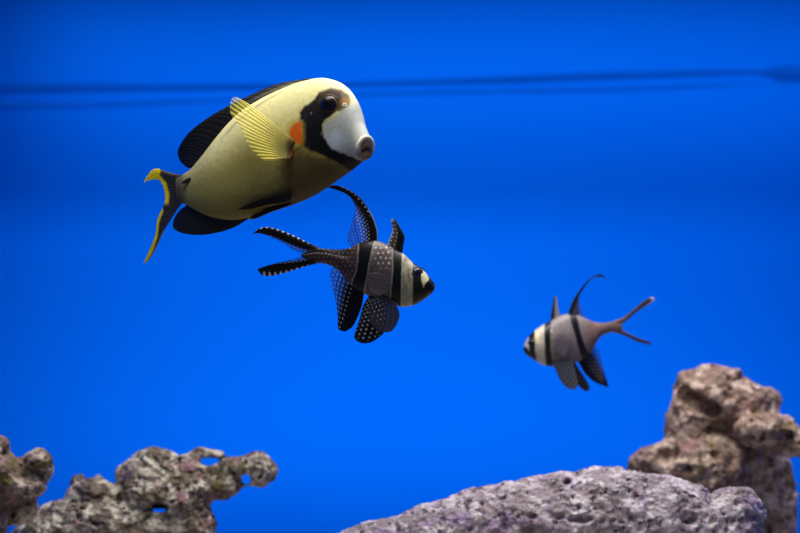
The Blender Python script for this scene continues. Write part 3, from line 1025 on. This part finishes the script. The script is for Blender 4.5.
for bnd in (band1, band2):
    sd = poly_sd(X, Y, bnd)
    pt.mix((200, 192, 188), ss(1.7, 0.9, np.abs(sd + 0.3 * jit - 0.2)) * ss(240, 247, Y) * 0.45)
    pt.mix((13, 12, 16), ss(0.6, -0.6, sd + 0.5 * jit))
cb.build(card, c_org, M_CARD, pt.c)
put_eyes(cb, 417, 271.5, 5.6 * S, c_org, card)
# jutting lower jaw
jw = cb.P[-1].mean(0)
ja = np.array([0.85, -0.25, 0.35]); ja /= np.linalg.norm(ja)
yy_, xx_, _n = frame_from(ja)
tt = np.linspace(-1, 1, 24)[:, None]; bb = np.linspace(0, 2 * math.pi, 24, endpoint=False)[None]
rad = np.sqrt(np.clip(1 - tt ** 2, 0, 1))
cen = W(430.2, 287.6, -12.5, CB)
v = cen + (tt + 0 * bb)[..., None] * ja * 5.6 * S + (rad * np.cos(bb))[..., None] * yy_ * 4.0 * S + (rad * np.sin(bb))[..., None] * xx_ * 2.0 * S
mesh_obj('jaw', v.reshape(-1, 3) - c_org, grid_faces(24, 24, True), M_LIP, card, solid((16, 15, 18), (576,)))

cm = cb.middepth
WHT = (250, 247, 255)


def c_dorsal_paint(U, V, px, py, wu, lv):
    p = Paint(U.shape, (20, 17, 26))
    rl = raylines(U, 11, 2)
    web = ss(0.36, 0.62, U)
    p.mix((70, 46, 76), rl * web)
    p.mix((96, 82, 120), (1 - rl) * web * 0.6)
    al = 1 - web * (1 - rl * 0.8) * 0.72
    al = al * (1 - 0.75 * ss(0.7, 1.0, U) * ss(0.4, 1.0, V))
    dt = dots(U, wu, lv, 4, 3.6, 0.85, u0=0.30, u1=0.66) * ss(0.94, 0.8, V)
    dt = np.maximum(dt, dots(U, wu, lv, 5, 3.2, 0.6, u0=0.66, u1=1.0) * ss(0.8, 0.6, V) * 0.6)
    dt = np.maximum(dt, dots(U, wu, lv, 1, 5.2, 1.0, u0=0.0, u1=0.22) * ss(0.88, 0.78, V) * ss(0.30, 0.40, V))
    dt = np.maximum(dt, ss(0.05, 0.02, U) * ss(0.44, 0.4, V) * 0.35)
    p.mix(WHT, dt * 0.9)
    return p.c, np.maximum(al, dt * 0.9)


fin('rear_dorsal_fin', [
    [(377.5, 244), (377.3, 231), (373.8, 219), (368, 208), (360, 197.5), (351, 191), (342, 186.8), (334, 185.3), (328, 187.8)],
    [(373, 244), (372.3, 230), (369, 217.5), (362.8, 206.3), (355.3, 197.5), (347.5, 191.3), (340.5, 187.8), (334, 186.2), (329, 187.6)],
    [(368, 244), (367, 229), (363.5, 217.5), (358.5, 208), (353, 200.5), (347.5, 194.5)],
    [(363, 245), (361.5, 232), (358.5, 221), (356, 211), (354, 204)],
    [(358, 247), (355, 237), (352, 228), (353, 219), (355, 211)],
    [(352, 249), (349.5, 244), (347, 239.5), (347.5, 233)]],
    CB, lambda px, py, u, v: cm(np.minimum(px, 375)) * (1 - v) + 3 * np.sin(u * 4) * v + 4 * v * ss(240, 190, py), c_dorsal_paint, card, c_org, nu=130, nv=200, thick=(1.2, 0.45), ripple=0.2, nray=11)


def c_spiny_paint(U, V, px, py, wu, lv):
    p = Paint(U.shape, (16, 15, 19))
    bk = ss(0.40, 0.52, U)
    p.mix((96, 92, 78), bk * 0.9)
    p.mix((40, 38, 36), bk * raylines(U, 6) * 0.6)
    p.mix(WHT, dots(U, wu, lv, 2, 4.0, 0.8, u0=0.45, u1=1.0) * 0.8)
    p.mix(WHT, ss(0.92, 0.97, U) * 0.6 + ss(0.9, 0.97, V) * bk * 0.8)
    return p.c, np.ones(U.shape)


fin('spiny_dorsal_fin', [
    [(402, 255), (403.5, 244), (404.6, 237.5), (402.7, 232), (399.5, 226), (396, 220.5)], [(397, 252), (399, 241), (399.5, 233), (396.5, 225), (394, 219.3)],
    [(392, 250), (394, 241), (396, 232), (394, 224), (392.5, 218.6)], [(387, 247), (389, 240), (392.3, 231), (392, 225), (390.8, 220.3)]],
    CB, lambda px, py, u, v: cm(px) * (1 - 0.4 * v) - 3 * np.sin(u * 3.1) * v, c_spiny_paint, card, c_org, nu=80, nv=110, thick=(1.5, 0.5))


def c_anal_paint(U, V, px, py, wu, lv):
    p = Paint(U.shape, (13, 12, 17))
    rl = raylines(U, 11, 2)
    web = ss(0.42, 0.85, U)
    p.mix((58, 48, 74), rl * web)
    p.mix((92, 92, 140), (1 - rl) * web * 0.6)
    al = 1 - web * (1 - rl * 0.8) * 0.66
    dt = dots(U, wu, lv, 6, 4.4, 1.05, u0=0.30, u1=0.95)
    p.mix(WHT, dt * 0.92)
    p.mix((40, 60, 120), ss(0.97, 1.0, U) * 0.5)
    return p.c, np.maximum(al, dt * 0.9)


fin('anal_fin', [
    [(364, 291), (362.5, 303), (358.5, 315), (353, 326), (346, 331.5)], [(358, 287), (354, 303), (349, 318), (342, 331)], [(351, 281), (346, 299), (342, 315), (338, 328)],
    [(345, 274), (340.5, 290), (338.5, 305), (337.5, 317)], [(339, 268), (334.5, 281), (334, 292), (335.5, 301)], [(334, 266), (331, 270.5), (330, 276), (331.5, 282)]],
    CB, lambda px, py, u, v: cm(px) + 3 * np.sin(u * 4) * v, c_anal_paint, card, c_org, nu=150, nv=170, thick=(1.4, 0.45), ripple=0.2, nray=11)


def c_caudal_paint(U, V, px, py, wu, lv):
    p = Paint(U.shape, (16, 13, 18))
    rl = raylines(U, 22, 2)
    um = np.abs(U - 0.5) * 2                                    # 1 at the outer edges, 0 at the fork
    p.mix((84, 64, 56), ss(0.16, 0.0, V) * 0.8)
    web = ss(0.60, 0.42, um) * ss(0.15, 0.4, V)
    p.mix((88, 60, 92), rl * web)
    p.mix((80, 66, 100), (1 - rl) * web * 0.6)
    al = 1 - web * (1 - rl * 0.8) * 0.6
    o = np.clip((np.sin(lv * 2 * math.pi / 5.6) - 0.1) * 3, 0, 1)
    dt = ss(0.90, 0.94, um) * o * ss(10, 16, lv)
    dt = np.maximum(dt, dots(U, wu, lv, 3, 4.2, 0.95, u0=0.20, u1=0.36))
    dt = np.maximum(dt, dots(U, wu, lv, 3, 4.2, 0.95, u0=0.64, u1=0.82))
    dt = dt * ss(0.97, 0.88, V)
    p.mix(WHT, dt * 0.92)
    return p.c, np.maximum(al, dt * 0.9)


fin('caudal_fin', [
    [(320, 248.2), (306, 241.5), (293, 235.3), (280, 230.2), (268, 227), (259, 228.7), (253, 233.3)],
    [(320, 250), (305, 245.5), (293, 240), (281, 235), (270, 231), (261, 231), (253.5, 233.6)],
    [(320, 252), (304, 249), (292, 244.8), (281, 239.8), (272, 236), (263, 234)],
    [(320, 253.5), (308, 252.3), (299, 249.5), (290, 246.2), (282, 242.5)],
    [(320, 255), (310, 254.7), (303, 253), (296, 251)],
    [(320, 255.8), (315, 255.8), (309, 255.2)],
    [(320, 256.8), (310, 257), (303, 257.6), (296, 258.2)],
    [(320, 258), (308, 259.4), (297, 261), (286, 262.5), (277, 263)],
    [(320, 260), (306, 263), (292, 266), (279, 267), (268, 266), (260, 268)],
    [(320, 262.6), (305, 266.6), (291, 271), (279, 274.3), (269, 276), (262, 274.8), (257.7, 270.5)]],
    CB, lambda px, py, u, v: cm(px) + 0.12 * np.maximum(318 - px, 0) + 2 * np.sin(u * 6) * v, c_caudal_paint, card, c_org, nu=190, nv=190, thick=(1.7, 0.6), ripple=0.15, nray=22)


def c_pelvic_paint(clear, tone=(14, 13, 17)):
    def f(U, V, px, py, wu, lv):
        p = Paint(U.shape, tone)
        rl = raylines(U, 9, 2)
        p.mix((60, 60, 76), (1 - rl) * clear)
        dt = dots(U, wu, lv, 7, 4.6 if clear < 0.3 else 5.2, 0.9 if clear < 0.3 else 0.5, jitter=0.3, u0=0.36 if clear > 0.3 else 0.05, u1=0.95) * ss(0.97, 0.9, V) * ss(0.05, 0.2, V) * (1 if clear < 0.3 else ss(0.36, 0.6, U) * ss(0.9, 0.5, V))
        p.mix(WHT, dt * 0.9)
        al = 1 - clear * (1 - rl) * 0.03
        return p.c, np.maximum(al, dt * 0.9)
    return f


fin('pelvic_fin', [
    [(394, 301), (398, 308.5), (399.5, 316), (396.5, 325)], [(391, 300), (395, 311), (395.5, 322), (391, 331.5)], [(388, 299), (388.5, 313), (387.5, 324), (384, 332)],
    [(384, 297), (381, 310), (379, 321), (377, 329.5)], [(380, 296), (375, 305), (371, 313), (369.5, 320.5)], [(377, 295), (372, 300), (369.5, 304), (368.5, 309)]],
    CB, lambda px, py, u, v: cm(px) - 9 - 7 * v, c_pelvic_paint(0.8, (46, 46, 58)), card, c_org, nu=140, nv=130, thick=(1.2, 0.4), ripple=0.25, nray=9)
fin('pelvic_fin', [
    [(383, 297), (385, 311), (386, 324), (383, 334.5)], [(380, 296), (379, 313), (377.5, 330), (372, 342)], [(376, 295), (371, 311), (366, 330), (361.5, 343)],
    [(373, 294), (365.5, 311), (358, 327), (354.3, 337)], [(370, 294), (364, 304), (361, 313), (359, 323)]],
    CB, lambda px, py, u, v: cm(px) + 4 + 5 * v, c_pelvic_paint(0.1), card, c_org, nu=140, nv=150, thick=(1.2, 0.4), ripple=0.25, nray=9)


def c_pect_paint(U, V, px, py, wu, lv):
    p = Paint(U.shape, (118, 108, 128))
    rl = raylines(U, 10, 2)
    p.mix((140, 132, 150), rl * 0.8)
    return p.c, 0.30 + 0.15 * rl + 0.15 * ss(0.8, 1, V)


for sgn in (-1, 1):
    fin('pectoral_fin', [
        [(391, 279), (384, 274.5), (376, 272.5), (369, 273.5)], [(391, 282), (383, 281), (375, 281), (368, 282.5)], [(391, 285), (384, 287), (377, 289), (371, 291)],
        [(391, 288), (388, 291.5), (384, 294), (380, 295.5)]],
        CB, lambda px, py, u, v, s=sgn: cm(px) + s * (13 + 3 * v), c_pect_paint, card, c_org, nu=90, nv=70, thick=(0.5, 0.25), ripple=0.3, nray=10)

# ---- the second cardinalfish, farther back, heading the other way
RB = 0.165
pairs = [
    (622, 323, 622, 331), (617, 321.2, 617, 331.7), (610, 322, 609, 333), (602, 323, 601, 336.5), (594, 322, 595, 345), (588, 319.5, 588, 356), (579, 315.5, 579, 361.5), (568, 314, 570, 364),
    (559, 316, 560, 366), (551, 320.5, 551, 366.5), (543, 325, 542, 364.5), (535, 330.5, 535, 360.5), (529.5, 336, 529.5, 356.8), (526, 342, 526, 354), (524, 347, 524.5, 351.5)]
width = [1.2, 2.2, 3.5, 5, 7, 9, 11, 12.5, 13, 12.5, 11.5, 10, 8, 5.5, 2.5]
depth = [14, 12, 10, 8, 6, 4, 2, 0, -1, -3, -5, -7, -8, -9, -9.5]
yaw = [-10] * 8 + [-12, -14, -15, -16, -17, -18, -18]
rb = Body(pairs, width, depth, yaw, RB, ns=220, na=160, lens=0.9)
r_org = W(565, 340, 0, RB)
rcard = empty('cardinalfish', r_org, 'smaller banded cardinalfish facing left, alone above the rocks', 'fish', 'banded cardinalfish')
X, Y = rb.nx, rb.ny
jit = fbm(np.stack([X * 0.3, Y * 0.3, 0 * X + 8], -1), 3)
pt = Paint(X.shape, (138, 126, 128))
pt.mix((132, 106, 94), ss(580, 592, X + 2 * jit))
pt.mix((98, 84, 90), ss(0, 5, 14 - np.hypot(X - 562, (Y - 347) * 0.9)) * 0.6)
pt.mix((96, 80, 68), ss(350, 366, Y) * 0.5)
pt.mix((48, 36, 36), ss(0.45, 0.85, rb.vert) * ss(596, 606, X) * 0.6)
pt.mix((206, 198, 180), ss(1.4, -1.2, poly_sd(X, Y, [(533.5, 326), (546, 318), (545.5, 340), (547.5, 370), (535, 366), (533, 345)]) + jit))
pt.mix((236, 222, 170), ss(5, 1.5, np.hypot(X - 536, (Y - 338) * 0.6)) * 0.9)
pt.mix((184, 176, 176), ss(1.4, -1.0, poly_sd(X, Y, [(520, 330), (530, 330), (530, 340), (530, 352), (526, 346), (521, 346)]) + 0.4 * jit))
pt.mix((140, 132, 110), ss(3, -1, poly_sd(X, Y, [(549.5, 330), (553, 330), (553.5, 358), (550, 360)])) * 0.8)
pt.mix((214, 206, 214), ss(2.6, 1, np.hypot(X - 551, Y - 331)) * 0.7)
for bnd in ([(529.2, 328), (534.2, 328), (534.8, 340), (535, 352), (538, 366), (531, 364), (529.5, 350), (529, 340)],
            [(545, 317), (551, 317), (550.3, 335), (550.5, 350), (553.5, 370), (546, 370), (544.8, 350), (544.2, 335)],
            [(568, 311), (575, 311), (578.5, 323), (581.5, 336), (585, 347), (591, 357), (588, 366), (582.5, 359), (578, 346), (574.5, 333)]):
    pt.mix((18, 16, 22), ss(0.9, -0.6, poly_sd(X, Y, bnd) + 0.4 * jit))
pt.mix((18, 16, 20), ss(1.0, -0.8, poly_sd(X, Y, [(520, 346.5), (526, 347), (530, 353), (534, 360), (526, 360), (520, 354)])))
rb.build(rcard, r_org, M_CARD, pt.c)
put_eyes(rb, 531.6, 343, 3.8 * S * (D + RB) / D, r_org, rcard)
rm = rb.middepth


def r_dark_paint(web0=0.4, rows=4):
    def f(U, V, px, py, wu, lv):
        p = Paint(U.shape, (18, 16, 22))
        rl = raylines(U, 9, 2)
        web = ss(web0, min(web0 + 0.4, 1.0), U)
        p.mix((76, 66, 84), web * 0.8)
        al = 1 - web * (1 - rl * 0.8) * 0.75
        dt = dots(U, wu, lv, rows, 4.2, 0.8, u0=0.25, u1=0.9) * ss(0.9, 0.7, V)
        p.mix(WHT, dt * 0.25)
        return p.c, np.maximum(al, dt * 0.5)
    return f


fin('rear_dorsal_fin', [
    [(567.5, 317), (570.5, 306), (574.8, 297), (581.5, 287.5), (588, 280.3), (594, 276), (600, 274.6), (606, 278.2)],
    [(571, 317), (573.5, 306), (576.5, 297.2), (582, 288.2), (588.3, 280.8), (594.1, 276.4), (600, 274.9), (606, 278.4)],
    [(572, 317), (574, 306), (577.3, 297.5), (582.5, 288.6), (588.6, 281.2), (595, 276.9)], [(573.5, 317), (575, 307), (577.6, 298.5), (581.5, 291), (585.5, 285.8)],
    [(575, 317.5), (576, 309), (577.6, 301), (579.8, 295.5)], [(580, 318), (580, 312), (578.8, 305), (579, 299)], [(585, 321), (584, 316), (581.5, 310), (580, 304)]],
    RB, lambda px, py, u, v: rm(np.maximum(px, 570)) * (1 - v) + 3 * v, r_dark_paint(0.62), rcard, r_org, nu=90, nv=140, thick=(1.3, 0.4))


def r_spiny_paint(U, V, px, py, wu, lv):
    p = Paint(U.shape, (20, 18, 24))
    p.mix((150, 138, 136), ss(0.35, 0.6, U) * 0.9)
    return p.c, np.ones(U.shape)


fin('spiny_dorsal_fin', [[(550, 323), (551.6, 311), (553.2, 302), (554.2, 296.2)], [(555, 320), (555, 310), (555.2, 302), (555.4, 296)], [(561, 318), (558.4, 310), (557.2, 302), (556.8, 296.5)]],
    RB, lambda px, py, u, v: rm(px) * (1 - v), r_spiny_paint, rcard, r_org, nu=50, nv=60, thick=(1.5, 0.7))


def r_caudal_paint(U, V, px, py, wu, lv):
    p = Paint(U.shape, (40, 32, 38))
    p.mix((120, 92, 82), ss(0.4, 0.05, V) * 0.9)
    um = np.abs(U - 0.5) * 2
    p.mix((110, 82, 84), ss(0.8, 0.4, um) * 0.7)
    p.mix((160, 130, 130), dots(U, wu, lv, 8, 3.6, 0.7) * 0.5)
    p.mix((206, 196, 196), ss(0.93, 0.97, V) * (U < 0.3) * 0.9)
    return p.c, np.ones(U.shape)


fin('caudal_fin', [
    [(613, 321.5), (624, 316.8), (634, 308.8), (644, 300.8), (652, 296.8)], [(613, 323.5), (625, 320), (635, 312), (645, 304.3), (653.3, 300.8)],
    [(613, 325), (620, 324.3), (626, 321), (632, 315.5)], [(613, 326.5), (617, 326.8), (621, 327)], [(613, 328.5), (620, 330.3), (628, 333.5), (634, 336.2)],
    [(613, 330), (626, 333.3), (638, 338.8), (650.5, 342.3)], [(613, 332), (626, 336.2), (638, 341.8), (650, 344.8)]],
    RB, lambda px, py, u, v: rm(px) + 0.15 * np.maximum(px - 615, 0), r_caudal_paint, rcard, r_org, nu=110, nv=90, thick=(2.0, 0.9))
fin('anal_fin', [[(577, 360), (585, 373.5), (595, 382.3), (607, 387)], [(584, 356), (591, 369), (599, 379), (608.5, 386.5)], [(590, 350), (596, 361), (602, 373), (607.7, 383)],
    [(594, 343), (599, 351), (601.5, 359), (603, 366)]],
    RB, lambda px, py, u, v: rm(px) + 2 * v, r_dark_paint(0.58, 6), rcard, r_org, nu=90, nv=90, thick=(1.5, 0.5))


def r_pelvic_paint(tone, spot):
    def f(U, V, px, py, wu, lv):
        p = Paint(U.shape, tone)
        p.mix((20, 20, 24), raylines(U, 8, 2) * 0.4)
        p.mix(WHT, dots(U, wu, lv, 6, 4.4, 0.8) * spot)
        return p.c, np.ones(U.shape)
    return f


fin('pelvic_fin', [[(553, 363), (556.5, 372), (561, 381.5), (567, 388)], [(559, 362), (562, 372), (567, 382), (572, 389.3)], [(566, 361), (569, 372), (573, 381), (576, 388.5)],
    [(573, 360), (575, 370), (577, 378), (578, 384)]],
    RB, lambda px, py, u, v: rm(px) - 9 - 5 * v, r_pelvic_paint((52, 56, 70), 0.12), rcard, r_org, nu=70, nv=70, thick=(1.3, 0.5))
fin('pelvic_fin', [[(567, 362), (572, 374), (578, 385), (585, 391.5)], [(571, 362), (577, 374), (583, 384), (588.5, 390.5)], [(575, 362), (580.5, 371), (586, 379.5), (590, 387)]],
    RB, lambda px, py, u, v: rm(px) + 3 + 4 * v, r_pelvic_paint((16, 15, 20), 0.15), rcard, r_org, nu=70, nv=70, thick=(1.3, 0.5))
for sgn in (-1, 1):
    fin('pectoral_fin', [[(552, 340), (559, 337), (566, 337)], [(552, 344), (560, 345), (568, 347)], [(552, 348), (558, 352), (564, 356)]],
        RB, lambda px, py, u, v, s=sgn: rm(px) + s * (13 + 2 * v), c_pect_paint, rcard, r_org, nu=50, nv=50, thick=(0.5, 0.25))
